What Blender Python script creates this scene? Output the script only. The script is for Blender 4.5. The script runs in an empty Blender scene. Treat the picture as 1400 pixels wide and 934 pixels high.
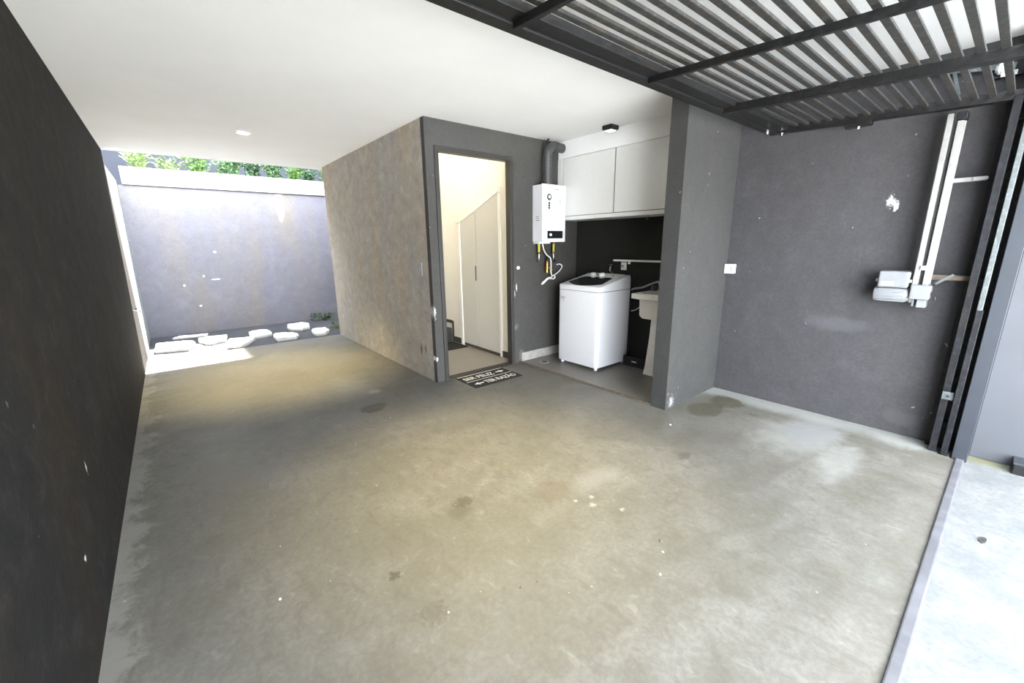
import bpy, bmesh, math, random
from mathutils import Vector, Matrix

# ------------------------------------------------------------------ camera
S = bpy.context.scene
COL = S.collection
CAM = dict(f=562.6, h=1.3317,
           right=(0.77224975, -0.63521122, -0.01170609),
           up=(0.15672728, 0.17261838, 0.97243995),
           fwd=(0.61568408, 0.75280117, -0.23285942))
cd = bpy.data.cameras.new('camera'); cam = bpy.data.objects.new('camera', cd); COL.objects.link(cam)
cd.sensor_width = 36; cd.lens = CAM['f'] / 1400 * 36; cd.clip_start = 0.02
r_, u_, f_ = Vector(CAM['right']), Vector(CAM['up']), -Vector(CAM['fwd'])
cam.matrix_world = Matrix(((r_.x, u_.x, f_.x, 0), (r_.y, u_.y, f_.y, 0), (r_.z, u_.z, f_.z, CAM['h']), (0, 0, 0, 1)))
S.camera = cam

# ------------------------------------------------------------------ world, sun, exposure
SKY = (0.87, 0.93, 1.0); SKY_STRENGTH = 5.0
SUN_STRENGTH = 18.0; SUN_DIR = Vector((-0.30, -0.34, -0.92))      # direction the light travels
w = bpy.data.worlds.new('world'); S.world = w; w.use_nodes = True
w.node_tree.nodes['Background'].inputs[0].default_value = (*SKY, 1)
w.node_tree.nodes['Background'].inputs[1].default_value = SKY_STRENGTH
sl = bpy.data.lights.new('sun', 'SUN'); sl.energy = SUN_STRENGTH; sl.angle = 0.02; sl.color = (1, .97, .9)
so = bpy.data.objects.new('sun', sl); COL.objects.link(so); so.rotation_euler = SUN_DIR.to_track_quat('-Z', 'Y').to_euler()
S.view_settings.view_transform = 'Standard'; S.view_settings.look = 'None'
S.view_settings.gamma = 1; S.view_settings.use_curve_mapping = False
S.view_settings.exposure = 2.28
S.cycles.max_bounces = 10; S.cycles.diffuse_bounces = 7
LAMP_W = 105; HALL_W = 3.2
PI = math.pi

# ------------------------------------------------------------------ materials
MATS = {}
def srgb(r, g, b):
    def c(v):
        v /= 255
        return v / 12.92 if v <= .04045 else ((v + .055) / 1.055) ** 2.4
    return (c(r), c(g), c(b), 1)
def N(nt, t, **kw):
    n = nt.nodes.new(t)
    for k, v in kw.items():
        if k in n.inputs: n.inputs[k].default_value = v
        else: setattr(n, k, v)
    return n
def mix(nt, fac, a, b, mode='MIX'):
    m = nt.nodes.new('ShaderNodeMix'); m.data_type = 'RGBA'; m.blend_type = mode
    for s, v in ((0, fac), (6, a), (7, b)):
        if hasattr(v, 'is_linked') or hasattr(v, 'links'): nt.links.new(v, m.inputs[s])
        else: m.inputs[s].default_value = v
    return m.outputs[2]
def math_(nt, op, a, b=None, c=None):
    m = nt.nodes.new('ShaderNodeMath'); m.operation = op
    for i, v in enumerate((a, b, c)):
        if v is None: continue
        if hasattr(v, 'links'): nt.links.new(v, m.inputs[i])
        else: m.inputs[i].default_value = v
    return m.outputs[0]
def ramp(nt, v, lo, hi, a=0., b=1.):
    m = nt.nodes.new('ShaderNodeMapRange'); m.interpolation_type = 'SMOOTHSTEP'
    nt.links.new(v, m.inputs[0]); m.inputs[1].default_value = lo; m.inputs[2].default_value = hi
    m.inputs[3].default_value = a; m.inputs[4].default_value = b
    return m.outputs[0]
def noise(nt, vec, scale, detail=4, rough=.55, dist=0.):
    n = N(nt, 'ShaderNodeTexNoise', Scale=scale, Detail=detail, Roughness=rough, Distortion=dist)
    nt.links.new(vec, n.inputs['Vector']); return n.outputs[0]
def scaled(nt, vec, s):
    m = nt.nodes.new('ShaderNodeMapping'); m.inputs['Scale'].default_value = s
    nt.links.new(vec, m.inputs[0]); return m.outputs[0]
def newmat(name):
    m = bpy.data.materials.new(name); m.use_nodes = True; nt = m.node_tree
    b = nt.nodes['Principled BSDF']; tc = nt.nodes.new('ShaderNodeTexCoord')
    MATS[name] = m
    return m, nt, b, tc.outputs['Object']
def plain(name, col, rough=.5, metal=0., var=.06, scale=30., bump=0., coat=0., spec=.5):
    m, nt, b, v = newmat(name)
    n = noise(nt, v, scale, 3)
    dark = tuple(c * (1 - var) for c in col[:3]) + (1,); lite = tuple(min(1, c * (1 + var)) for c in col[:3]) + (1,)
    nt.links.new(mix(nt, ramp(nt, n, .3, .7), dark, lite), b.inputs['Base Color'])
    b.inputs['Roughness'].default_value = rough; b.inputs['Metallic'].default_value = metal
    b.inputs['Coat Weight'].default_value = coat; b.inputs['Specular IOR Level'].default_value = spec
    if bump:
        bp = N(nt, 'ShaderNodeBump', Strength=bump, Distance=.004); nt.links.new(n, bp.inputs['Height']); nt.links.new(bp.outputs[0], b.inputs['Normal'])
    return m
def stains(nt, v, base, items, axes=(0, 1)):
    """items: (a, b, ra, rb, colour, strength, softness, z) blobs with ragged outlines on a plane"""
    sx = nt.nodes.new('ShaderNodeSeparateXYZ'); nt.links.new(v, sx.inputs[0])
    A, B = sx.outputs[axes[0]], sx.outputs[axes[1]]
    wv = math_(nt, 'MULTIPLY', math_(nt, 'SUBTRACT', noise(nt, v, 9., 4, .6), .5), 1.3)
    wf = math_(nt, 'MULTIPLY', math_(nt, 'SUBTRACT', noise(nt, v, 55., 3, .6), .5), 3.2)
    out = base
    for (a, b, ra, rb, col, st, soft) in items:
        da = math_(nt, 'DIVIDE', math_(nt, 'SUBTRACT', A, a), ra)
        db = math_(nt, 'DIVIDE', math_(nt, 'SUBTRACT', B, b), rb)
        d = math_(nt, 'SQRT', math_(nt, 'ADD', math_(nt, 'MULTIPLY', da, da), math_(nt, 'MULTIPLY', db, db)))
        d = math_(nt, 'ADD', d, wf if max(ra, rb) < .055 else wv)
        out = mix(nt, ramp(nt, d, 1 - soft, 1 + soft, st, 0.), out, col)
    return out
def plaster(name, base, brown, light, brown_amt=.5, specks=.5, marks=(), axes=(1, 2), streak=(3, 3, .7), mottle=.2):
    m, nt, b, v = newmat(name)
    n1 = noise(nt, scaled(nt, v, streak), 1.1, 6, .6, .3)
    n2 = noise(nt, v, 3.2, 6, .65, .2)
    n3 = noise(nt, v, 60., 3, .6)
    c = mix(nt, ramp(nt, n1, .35, .75, 0, brown_amt), base, brown)
    c = mix(nt, ramp(nt, n2, .5, .8, 0, .45), c, light)
    n5 = noise(nt, v, 8.5, 7, .72, .5)
    c = mix(nt, ramp(nt, n5, .5, .68, 0, mottle), c, light)
    c = mix(nt, ramp(nt, n5, .34, .5, mottle, 0), c, tuple(x * .6 for x in base[:3]) + (1,))
    dk = tuple(x * .72 for x in base[:3]) + (1,)
    c = mix(nt, ramp(nt, n3, .35, .6, .35, 0), c, dk)
    if specks:
        n4 = noise(nt, v, 26., 2, .4)
        c = mix(nt, ramp(nt, n4, .775, .80, 0, specks), c, srgb(205, 205, 200))
    if marks: c = stains(nt, v, c, marks, axes)
    nt.links.new(c, b.inputs['Base Color'])
    b.inputs['Roughness'].default_value = .9; b.inputs['Specular IOR Level'].default_value = .15
    add = math_(nt, 'ADD', math_(nt, 'MULTIPLY', n3, .5), n2)
    bp = N(nt, 'ShaderNodeBump', Strength=.35, Distance=.006); nt.links.new(add, bp.inputs['Height']); nt.links.new(bp.outputs[0], b.inputs['Normal'])
    return m

CHIP = srgb(215, 215, 212)
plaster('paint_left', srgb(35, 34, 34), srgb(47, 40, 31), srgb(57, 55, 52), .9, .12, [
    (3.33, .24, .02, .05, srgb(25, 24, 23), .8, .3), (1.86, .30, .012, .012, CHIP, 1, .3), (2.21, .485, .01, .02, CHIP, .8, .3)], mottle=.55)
plaster('paint_box_lit', srgb(170, 165, 159), srgb(182, 164, 141), srgb(207, 206, 193), .8, .25, [  # lighter copy of the shared wall paint, yard light put into its colour
    (3.47, 1.08, .015, .03, CHIP, .8, .4), (3.47, 1.18, .015, .03, CHIP, .7, .4), (3.47, .70, .02, .05, CHIP, .6, .5),
    (3.458, .24, .012, .022, CHIP, 1, .3), (3.75, .28, .02, .06, srgb(50, 48, 44), .6, .5), (3.66, .30, .015, .04, srgb(50, 48, 44), .6, .5)], mottle=.42)
plaster('paint_entry', srgb(74, 73, 71), srgb(77, 75, 70), srgb(87, 86, 84), .4, .2, [
    (2.89, .86, .008, .035, CHIP, .7, .5), (2.86, .79, .01, .03, CHIP, .5, .5), (2.96, .08, .04, .06, srgb(130, 128, 122), .4, .5),
    (1.876, .70, .012, .05, CHIP, .6, .5), (1.875, .24, .012, .022, CHIP, 1, .3), (2.88, .42, .03, .03, srgb(130, 130, 128), .5, .5)], axes=(0, 2))
plaster('paint_pillar', srgb(63, 63, 62), srgb(66, 62, 60), srgb(75, 75, 72), .3, .3, [
    (3.0, .05, .03, .04, CHIP, .3, .6)], axes=(0, 2))
plaster('paint_right', srgb(71, 70, 72), srgb(72, 70, 68), srgb(86, 85, 87), .35, .3, [
    (.615, 1.57, .020, .032, CHIP, .75, .5), (.585, 1.54, .012, .034, CHIP, .85, .4), (.80, .72, .16, .05, srgb(92, 91, 95), .5, .5),
    (.35, .12, .08, .05, srgb(90, 89, 92), .4, .5)])
plaster('paint_niche_shaded', srgb(46, 47, 45), srgb(46, 45, 40), srgb(57, 58, 54), .4, .1)  # darker copy of the shared wall paint, the niche's shade put into its colour
plaster('paint_yard', srgb(113, 112, 121), srgb(123, 116, 105), srgb(133, 134, 143), .9, .5, [
    (1.62, 2.0, .045, .22, srgb(190, 190, 192), .7, .6), (.55, .82, .052, .012, CHIP, .8, .5),
    (.40, .88, .014, .016, CHIP, .8, .4), (.14, .75, .014, .016, CHIP, .8, .4), (.3, .42, .014, .014, CHIP, .8, .4),
    (.6, 1.25, .015, .015, CHIP, .7, .5)], axes=(0, 2), streak=(2.2, 2.2, .35))
plain('bounce_pale', srgb(202, 202, 200), .8, var=.05, scale=3)
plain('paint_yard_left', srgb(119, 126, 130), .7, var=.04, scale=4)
plain('paint_outer', srgb(74, 76, 81), .6, var=.05, scale=3, bump=.1)
plain('paint_neighbour', srgb(41, 44, 55), .7, var=.05, scale=2)
plain('render_cap', srgb(162, 161, 158), .8, var=.06, scale=14, bump=.3)
plain('ceiling_white', srgb(248, 248, 248), .8, var=.015, scale=2)
plain('hall_cream', srgb(236, 232, 222), .7, var=.015, scale=3)

m, nt, b, v = newmat('concrete')
n1 = noise(nt, v, 1.1, 7, .62, .4); n2 = noise(nt, scaled(nt, v, (1, 1.8, 1)), 2.6, 8, .70, .4); n3 = noise(nt, v, 45, 4, .6)
n4 = noise(nt, scaled(nt, v, (1.6, 1, 1)), 9., 7, .72, .6)
c = mix(nt, ramp(nt, n1, .3, .7), srgb(95, 93, 86), srgb(112, 109, 103))
c = mix(nt, ramp(nt, n2, .38, .60, .42, 0), c, srgb(87, 84, 72))
c = mix(nt, ramp(nt, n2, .54, .78, 0, .35), c, srgb(131, 131, 127))
c = mix(nt, ramp(nt, n4, .36, .52, .45, 0), c, srgb(84, 79, 71))
c = mix(nt, ramp(nt, n4, .56, .72, 0, .35), c, srgb(138, 136, 130))
c = mix(nt, ramp(nt, n3, .35, .65, .3, 0), c, srgb(77, 75, 69))
PALE = srgb(146, 147, 143); DAMP = srgb(78, 75, 62); OIL = srgb(66, 61, 52)
sx = nt.nodes.new('ShaderNodeSeparateXYZ'); nt.links.new(v, sx.inputs[0])
edge = math_(nt, 'ADD', sx.outputs[0], math_(nt, 'MULTIPLY', math_(nt, 'SUBTRACT', n2, .5), .35))
c = mix(nt, ramp(nt, edge, 3.48, 3.66, 0, .8), c, PALE)               # pale cement band along the right wall
c = mix(nt, ramp(nt, math_(nt, 'SUBTRACT', edge, math_(nt, 'MULTIPLY', math_(nt, 'SUBTRACT', n4, .5), .25)), -.345, -.28, .75, 0), c, srgb(128, 126, 120))   # and along the left wall
def fx(x, y, rx, ry, col, st, soft): return (x, y, rx, ry, col, st, soft)
c = stains(nt, v, c, [
    fx(3.22, .78, .36, .22, PALE, .4, .45), fx(3.32, .74, .22, .15, srgb(121, 121, 120), .95, .25), fx(3.0, .50, .28, .09, PALE, .4, .5),
    fx(3.18, 1.42, .17, .12, DAMP, .9, .12), fx(3.48, 1.38, .12, .13, DAMP, .9, .12), fx(3.35, 1.12, .03, .05, DAMP, .7, .3),
    fx(1.14, 3.24, .11, .09, OIL, .85, .2), fx(1.01, 1.66, .05, .04, OIL, .7, .3), fx(.95, 1.60, .06, .05, OIL, .35, .4),
    fx(.52, 1.42, .022, .022, OIL, .8, .3), fx(.56, 1.16, .05, .05, OIL, .4, .4), fx(2.35, 1.15, .06, .03, OIL, .45, .4),
    fx(1.72, 1.35, .16, .07, srgb(129, 129, 127), .4, .7), fx(1.46, 1.42, .10, .08, srgb(87, 78, 64), .45, .5),
    fx(1.2, 3.95, .16, .3, srgb(131, 131, 128), .35, .7), fx(1.55, 3.55, .25, .2, srgb(82, 77, 66), .4, .6),
    fx(2.7, 2.6, .3, .3, srgb(91, 88, 78), .4, .6), fx(.05, 2.6, .16, .5, srgb(98, 92, 75), .4, .6),
    fx(.1, 3.4, .18, .6, srgb(121, 119, 115), .3, .7),
    fx(1.51, 1.20, .016, .014, PALE, .7, .7), fx(1.56, 1.25, .012, .012, PALE, .7, .7), fx(1.595, 1.08, .016, .009, PALE, .7, .7), fx(1.47, 1.28, .010, .009, PALE, .7, .7),
    fx(.88, 1.04, .005, .005, OIL, 1, .3), fx(.95, 1.02, .004, .004, OIL, 1, .3), fx(1.30, 3.62, .05, .05, PALE, .6, .5)])
n5 = noise(nt, v, 34., 2, .4)
c = mix(nt, ramp(nt, n5, .775, .80, 0, .8), c, srgb(189, 188, 189))
nt.links.new(c, b.inputs['Base Color'])
nt.links.new(ramp(nt, n2, .3, .7, .42, .66), b.inputs['Roughness']); b.inputs['Specular IOR Level'].default_value = .35
bp = N(nt, 'ShaderNodeBump', Strength=.3, Distance=.006)
nt.links.new(math_(nt, 'ADD', n2, math_(nt, 'MULTIPLY', n3, .4)), bp.inputs['Height']); nt.links.new(bp.outputs[0], b.inputs['Normal'])

m, nt, b, v = newmat('outer_concrete')
n1 = noise(nt, v, 5., 6, .65); n2 = noise(nt, v, 50., 3)
c = mix(nt, ramp(nt, n1, .35, .7), srgb(95, 98, 99), srgb(118, 118, 116)); c = mix(nt, ramp(nt, n2, .35, .6, .4, 0), c, srgb(89, 90, 90))
c = stains(nt, v, c, [(3.66, -.06, .05, .14, srgb(98, 97, 57), .7, .6), (2.6, -.16, .02, .05, srgb(98, 98, 98), .6, .4)])
nt.links.new(c, b.inputs['Base Color']); b.inputs['Roughness'].default_value = .8
bp = N(nt, 'ShaderNodeBump', Strength=.4, Distance=.006); nt.links.new(n2, bp.inputs['Height']); nt.links.new(bp.outputs[0], b.inputs['Normal'])

m, nt, b, v = newmat('gravel')
vo = N(nt, 'ShaderNodeTexVoronoi', Scale=55.); nt.links.new(v, vo.inputs['Vector'])
n1 = noise(nt, v, 2.5, 4)
c = mix(nt, vo.outputs['Distance'], srgb(58, 60, 67), srgb(34, 36, 42)); c = mix(nt, ramp(nt, n1, .4, .7, 0, .5), c, srgb(68, 66, 65))
nt.links.new(c, b.inputs['Base Color']); b.inputs['Roughness'].default_value = .9
bp = N(nt, 'ShaderNodeBump', Strength=.8, Distance=.01); nt.links.new(vo.outputs['Distance'], bp.inputs['Height']); nt.links.new(bp.outputs[0], b.inputs['Normal'])

plain('stone_white', srgb(215, 213, 208), .8, var=.06, scale=18, bump=.5)
plain('niche_tile', srgb(103, 98, 92), .35, var=.05, scale=6)
plain('lip_dark', srgb(96, 86, 74), .7, var=.25, scale=25)
plain('skirt_grey', srgb(160, 155, 150), .5, var=.12, scale=18)
plain('hall_tile', srgb(136, 128, 117), .3, var=.03, scale=5)
plain('skirt_dark', srgb(72, 66, 60), .45, var=.05)
plain('frame_dark', srgb(50, 48, 45), .45, var=.08)
plain('threshold_dark', srgb(38, 34, 30), .5, var=.2)
plain('closet_cream', srgb(200, 197, 188), .5, var=.01)
plain('closet_trim', srgb(240, 238, 230), .5, var=.01)
plain('white_lacquer', srgb(236, 236, 234), .35, var=.01)
plain('white_shadowline', srgb(120, 118, 114), .6, var=.02)
plain('white_enamel', srgb(240, 240, 243), .22, var=.008, coat=.5)
plain('white_plastic', srgb(236, 236, 236), .4, var=.02)
plain('panel_grey', srgb(196, 196, 192), .4, var=.03)
plain('sink_white', srgb(246, 244, 240), .3, var=.03, coat=.3)
plain('black_plastic', srgb(26, 26, 28), .4, var=.1)
plain('dark_glass', srgb(46, 47, 48), .12, var=.05, coat=1.)
plain('grey_duct', srgb(84, 84, 84), .45, metal=.4, var=.1, scale=50)
plain('chrome', srgb(205, 205, 205), .18, metal=1., var=.03)
plain('brass', srgb(176, 132, 72), .3, metal=.9, var=.15)
plain('gas_yellow', srgb(196, 190, 60), .4, var=.1, scale=90)
plain('cord_white', srgb(228, 226, 218), .5, var=.05)
plain('cord_black', srgb(22, 22, 22), .5, var=.05)
plain('green_mark', srgb(38, 70, 34), .5)
plain('grey_mark', srgb(150, 152, 152), .5)
plain('opener_white', srgb(122, 124, 127), .4, var=.03, scale=20)
plain('rail_white', srgb(135, 134, 132), .4, var=.08, scale=25)
plain('rust_wood', srgb(92, 80, 68), .7, var=.3, scale=20)
plain('mat_black', srgb(14, 13, 12), .95, var=.2, scale=120, bump=.5)
plain('mat_brown', srgb(30, 25, 22), .95, var=.2, scale=120, bump=.5)
plain('mat_letter', srgb(214, 206, 192), .9, var=.06, scale=60)
plain('switch_grey', srgb(150, 150, 148), .4)
plain('post_blue', srgb(45, 49, 56), .5, var=.08, scale=6)
plain('stem', srgb(96, 92, 50), .8)
for nm, cc in (('leaf_yellow', (92, 116, 56)), ('leaf_light', (80, 112, 54)), ('leaf_mid', (66, 96, 58)), ('leaf_dark', (50, 78, 50)), ('leaf_fern', (88, 110, 62))):
    plain(nm, srgb(*cc), .6, var=.25, scale=14)

def worn_metal(name, base, lite, rust, ramt):
    m, nt, b, v = newmat(name)
    n1 = noise(nt, v, 11., 6, .7, .3); n2 = noise(nt, v, 38., 4, .7)
    c = mix(nt, ramp(nt, n2, .46, .68), base, lite); c = mix(nt, ramp(nt, n1, .5, .68, 0, ramt), c, rust)
    nt.links.new(c, b.inputs['Base Color']); b.inputs['Roughness'].default_value = .5; b.inputs['Metallic'].default_value = .25
    bp = N(nt, 'ShaderNodeBump', Strength=.3, Distance=.003); nt.links.new(n2, bp.inputs['Height']); nt.links.new(bp.outputs[0], b.inputs['Normal'])
worn_metal('gate_metal', srgb(16, 17, 18), srgb(35, 35, 36), srgb(35, 29, 22), .55)
worn_metal('gate_slats', srgb(41, 41, 41), srgb(70, 69, 65), srgb(70, 58, 44), .55)
worn_metal('post_black', srgb(20, 21, 25), srgb(42, 44, 50), srgb(54, 46, 40), .4)
worn_metal('galvanised', srgb(92, 98, 99), srgb(114, 119, 121), srgb(59, 66, 67), .5)
plain('threshold_metal', srgb(87, 87, 91), .6, var=.18, scale=9)
def emit(name, col, st):
    m, nt, b, v = newmat(name); b.inputs['Base Color'].default_value = (.8, .8, .8, 1)
    b.inputs['Emission Color'].default_value = col; b.inputs['Emission Strength'].default_value = st
emit('lamp_warm', (1, .88, .62, 1), 6.); emit('lens_glow', (.9, .95, 1, 1), .8); emit('led', (.9, .95, 1, 1), 1.5)  # the square lamp's unlit lens is given a glow to look pale

# ------------------------------------------------------------------ mesh helpers
class MB:
    def __init__(s): s.v = []; s.f = []
    def add(s, vs, fs):
        n = len(s.v); s.v += [Vector(p) for p in vs]; s.f += [[i + n for i in f] for f in fs]; return s
    def box(s, x0, x1, y0, y1, z0, z1):
        x0, x1 = sorted((x0, x1)); y0, y1 = sorted((y0, y1)); z0, z1 = sorted((z0, z1))
        return s.add([(x0, y0, z0), (x1, y0, z0), (x1, y1, z0), (x0, y1, z0), (x0, y0, z1), (x1, y0, z1), (x1, y1, z1), (x0, y1, z1)],
                     [(0, 3, 2, 1), (4, 5, 6, 7), (0, 1, 5, 4), (1, 2, 6, 5), (2, 3, 7, 6), (3, 0, 4, 7)])
    def obox(s, p0, p1, wa, wb, up=(0, 0, 1)):
        """bar from p0 to p1, width wa across, wb along up"""
        p0, p1 = Vector(p0), Vector(p1); d = (p1 - p0).normalized(); up = Vector(up)
        a = d.cross(up).normalized(); u = a.cross(d).normalized()
        q = []
        for p in (p0, p1):
            q += [p - a * wa / 2 - u * wb / 2, p + a * wa / 2 - u * wb / 2, p + a * wa / 2 + u * wb / 2, p - a * wa / 2 + u * wb / 2]
        return s.add(q, [(0, 1, 2, 3), (7, 6, 5, 4), (4, 5, 1, 0), (5, 6, 2, 1), (6, 7, 3, 2), (7, 4, 0, 3)])
    def tube(s, pts, r, n=12, cap=True):
        pts = [Vector(p) for p in pts]; rs = r if isinstance(r, (list, tuple)) else [r] * len(pts)
        ref = None; rings = []
        for i, p in enumerate(pts):
            d = (pts[min(i + 1, len(pts) - 1)] - pts[max(i - 1, 0)]).normalized()
            if ref is None:
                ref = Vector((0, 0, 1)) if abs(d.z) < .9 else Vector((1, 0, 0))
                ref = (ref - d * ref.dot(d)).normalized()
            else:
                ref = (ref - d * ref.dot(d)); ref = ref.normalized() if ref.length > 1e-6 else d.orthogonal().normalized()
            o = d.cross(ref)
            rings.append([p + (ref * math.cos(2 * PI * k / n) + o * math.sin(2 * PI * k / n)) * rs[i] for k in range(n)])
        vs = [q for rg in rings for q in rg]; fs = []
        for i in range(len(pts) - 1):
            for k in range(n):
                a, b2 = i * n + k, i * n + (k + 1) % n
                fs.append((a, b2, b2 + n, a + n))
        if cap: fs += [tuple(range(n))[::-1], tuple((len(pts) - 1) * n + k for k in range(n))]
        return s.add(vs, fs)
    def prism(s, poly, vec):
        """poly: 3D planar outline, extruded by vec"""
        n = len(poly); a = [Vector(p) for p in poly]; b2 = [p + Vector(vec) for p in a]
        return s.add(a + b2, [tuple(range(n))[::-1], tuple(range(n, 2 * n))] + [(i, (i + 1) % n, (i + 1) % n + n, i + n) for i in range(n)])
    def loft(s, rings, cap=True):
        n = len(rings[0]); vs = [q for r in rings for q in r]; fs = []
        for i in range(len(rings) - 1):
            for k in range(n):
                a, b2 = i * n + k, i * n + (k + 1) % n; fs.append((a, b2, b2 + n, a + n))
        if cap: fs += [tuple(range(n))[::-1], tuple((len(rings) - 1) * n + k for k in range(n))]
        return s.add(vs, fs)
    def mesh(s, name, off=Vector((0, 0, 0))):
        me = bpy.data.meshes.new(name); me.from_pydata([v - off for v in s.v], [], s.f)
        bm = bmesh.new(); bm.from_mesh(me); bmesh.ops.recalc_face_normals(bm, faces=bm.faces); bm.to_mesh(me); bm.free()
        return me
def smooth_path(pts, k=6):
    P_ = [Vector(p) for p in pts]; out = []
    for i in range(len(P_) - 1):
        p0 = P_[max(i - 1, 0)]; p1 = P_[i]; p2 = P_[i + 1]; p3 = P_[min(i + 2, len(P_) - 1)]
        for j in range(k):
            t = j / k
            out.append(.5 * ((2 * p1) + (p2 - p0) * t + (2 * p0 - 5 * p1 + 4 * p2 - p3) * t * t + (3 * p1 - p0 - 3 * p2 + p3) * t ** 3))
    return out + [P_[-1]]
def rrect(cx, cy, wx, wy, r, n=5):
    out = []
    for (sx_, sy_, a0) in ((1, 1, 0), (-1, 1, 90), (-1, -1, 180), (1, -1, 270)):
        for k in range(n + 1):
            a = math.radians(a0 + 90 * k / n)
            out.append((cx + sx_ * (wx / 2 - r) + r * math.cos(a), cy + sy_ * (wy / 2 - r) + r * math.sin(a)))
    return out
def base_of(parent):
    o = Vector((0, 0, 0))
    while parent is not None: o += parent.location; parent = parent.parent
    return o
def part(name, mb, mat, parent=None, bevel=0., smooth=False, label=None, seg=2):
    off = base_of(parent)
    o = bpy.data.objects.new(name, mb.mesh(name, off)); COL.objects.link(o); o.data.materials.append(MATS[mat])
    if parent: o.parent = parent
    if smooth:
        for p in o.data.polygons: p.use_smooth = True
        es = o.modifiers.new('e', 'EDGE_SPLIT'); es.split_angle = math.radians(40)
    if bevel:
        bv = o.modifiers.new('b', 'BEVEL'); bv.width = bevel; bv.segments = seg; bv.limit_method = 'ANGLE'; bv.angle_limit = math.radians(35)
        if smooth: o.modifiers.move(1, 0)
    if label: o['label'] = label
    return o
def tag(o, label, cat, group=None, kind=None):
    o['label'] = label; o['category'] = cat
    if group: o['group'] = group
    if kind: o['kind'] = kind
    return o
def thing(name, label, cat, loc, group=None):
    o = bpy.data.objects.new(name, None); COL.objects.link(o); o.location = loc; o.empty_display_size = .1
    return tag(o, label, cat, group)
def struct(name, mb, mat, label=None, bevel=0.):
    o = part(name, mb, mat, None, bevel); o['kind'] = 'structure'
    if label: o['label'] = label
    return o

# ------------------------------------------------------------------ measurements (metres)
XL, XB, XR, XN = -.377, 1.869, 3.756, 3.84       # left wall, box side, right wall, niche back
YD, YF, YE, YB = 3.445, 6.44, 6.685, 8.153       # entry wall, box end, slab end, yard back wall
XP, YP1, YP2 = 2.918, 1.755, 1.624               # pillar
ZC = 2.392
D0, D1, DH = 1.994, 2.807, 2.13                  # door opening
HZ = 3.3                                         # hall height

# ------------------------------------------------------------------ structure
struct('floor', MB().box(XL - .2, 4.1, .05, YE - .24, -.2, 0), 'concrete', 'stained smooth concrete garage floor')
struct('floor_outside', MB().box(-3, 6, -1.0, .012, -.2, -.004), 'outer_concrete', 'bright pale concrete outside the gate')
struct('floor_bounce', MB().box(-6, 6, -9, -1.0, -.2, -.004), 'bounce_pale', 'pale unseen ground added beyond the gate to bounce sunlight inside')  # unseen pale ground added to bounce sun up onto the ceiling
struct('floor_yard', MB().box(XL - .2, 4.2, YE - .24, YB + .1, -.2, -.006), 'gravel', 'dark gravel bed of the back yard')
struct('floor_niche', MB().box(2.945, XN, YP1, YD, 0, .014), 'niche_tile', 'grey tiled floor of the laundry niche')
struct('trim_1', MB().box(2.922, 2.945, YP1, YD, 0, .016), 'lip_dark', 'worn brown edge of the laundry floor')
struct('floor_hall', MB().box(1.962, 2.92, YD + .06, 6.31, 0, .012), 'hall_tile', 'beige tiled hall floor')
struct('trim_2', MB().box(XL, 3.62, .012, .05, -.1, .012), 'threshold_metal', 'grey threshold strip under the gate', .006)
mb = MB()
mb.box(XL, XB, -.12, YE, ZC, ZC + .22); mb.box(XB, 4.1, -.12, YD + .12, ZC, ZC + .22); mb.box(XB, 4.1, YF - .1, YE, ZC, ZC + .22)
mb.box(3.0, 4.1, YD + .12, YF - .1, ZC, ZC + .22)
struct('ceiling', mb, 'ceiling_white', 'white painted garage ceiling')
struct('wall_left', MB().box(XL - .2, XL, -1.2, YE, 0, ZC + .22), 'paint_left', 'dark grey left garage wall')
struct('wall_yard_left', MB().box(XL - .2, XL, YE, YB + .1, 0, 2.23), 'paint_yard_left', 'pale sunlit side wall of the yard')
struct('wall_back', MB().box(XL - .2, 4.2, YB, YB + .12, -.1, 2.184), 'paint_yard', 'weathered grey wall at the back of the yard')
struct('wall_neighbour', MB().box(-4, 6.5, 10.0, 10.2, 0, 6.2), 'paint_neighbour', 'blue-grey wall behind the planter')
struct('wall_sky_block_left', MB().box(-1.3, -1.1, YE, 10.0, 0, 6.0), 'paint_neighbour', 'blue-grey wall added beyond the left yard wall to cut sky light')  # added tall to narrow the sky that lights the yard
struct('wall_yard_right', MB().box(3.0, 3.2, YF, YB - .001, 0, 7.5).box(3.0, 3.2, YB - .001, 10.0, 2.6, 7.5).box(3.2, 4.1, YF - .1, YE, ZC + .23, 7.5), 'paint_box_lit', 'unseen right side wall of the yard, raised to shade the gravel')  # out of view; height and length shaped to keep sun off the gravel
struct('wall_box_side', MB().box(XB, XB + .09, YD + .06, YF, 0, ZC).box(XB + .09, 3.0, YF - .1, YF, 0, ZC), 'paint_box_lit', 'grey side wall of the enclosed block')
mb = MB().box(XB, D0 - .012, YD, YD + .06, 0, ZC).box(D1 + .012, XN, YD, YD + .06, 0, ZC).box(D0 - .012, D1 + .012, YD, YD + .06, DH + .012, ZC)
struct('wall_entry', mb, 'paint_entry', 'grey wall with the hall doorway')
struct('wall_niche_back', MB().box(XN, XN + .2, YP2, YD + .06, 0, ZC), 'paint_niche_shaded', 'dark wall behind the washing machine')
struct('wall_pillar', MB().box(XP, XN, YP2, YP1, 0, ZC), 'paint_pillar', 'short grey wall beside the laundry niche')
struct('wall_right', MB().box(XR, XR + .3, 0.0, YP2, 0, ZC), 'paint_right', 'dark grey right garage wall')
struct('wall_outside_right', MB().box(3.70, 4.05, -6, 0.0, 0, 2.9), 'paint_outer', 'light grey wall outside the gate')
struct('wall_front', MB().box(XL - .2, 4.1, -.12, .03, ZC + .22, 2.75), 'paint_outer', 'facade above the gate')
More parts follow.
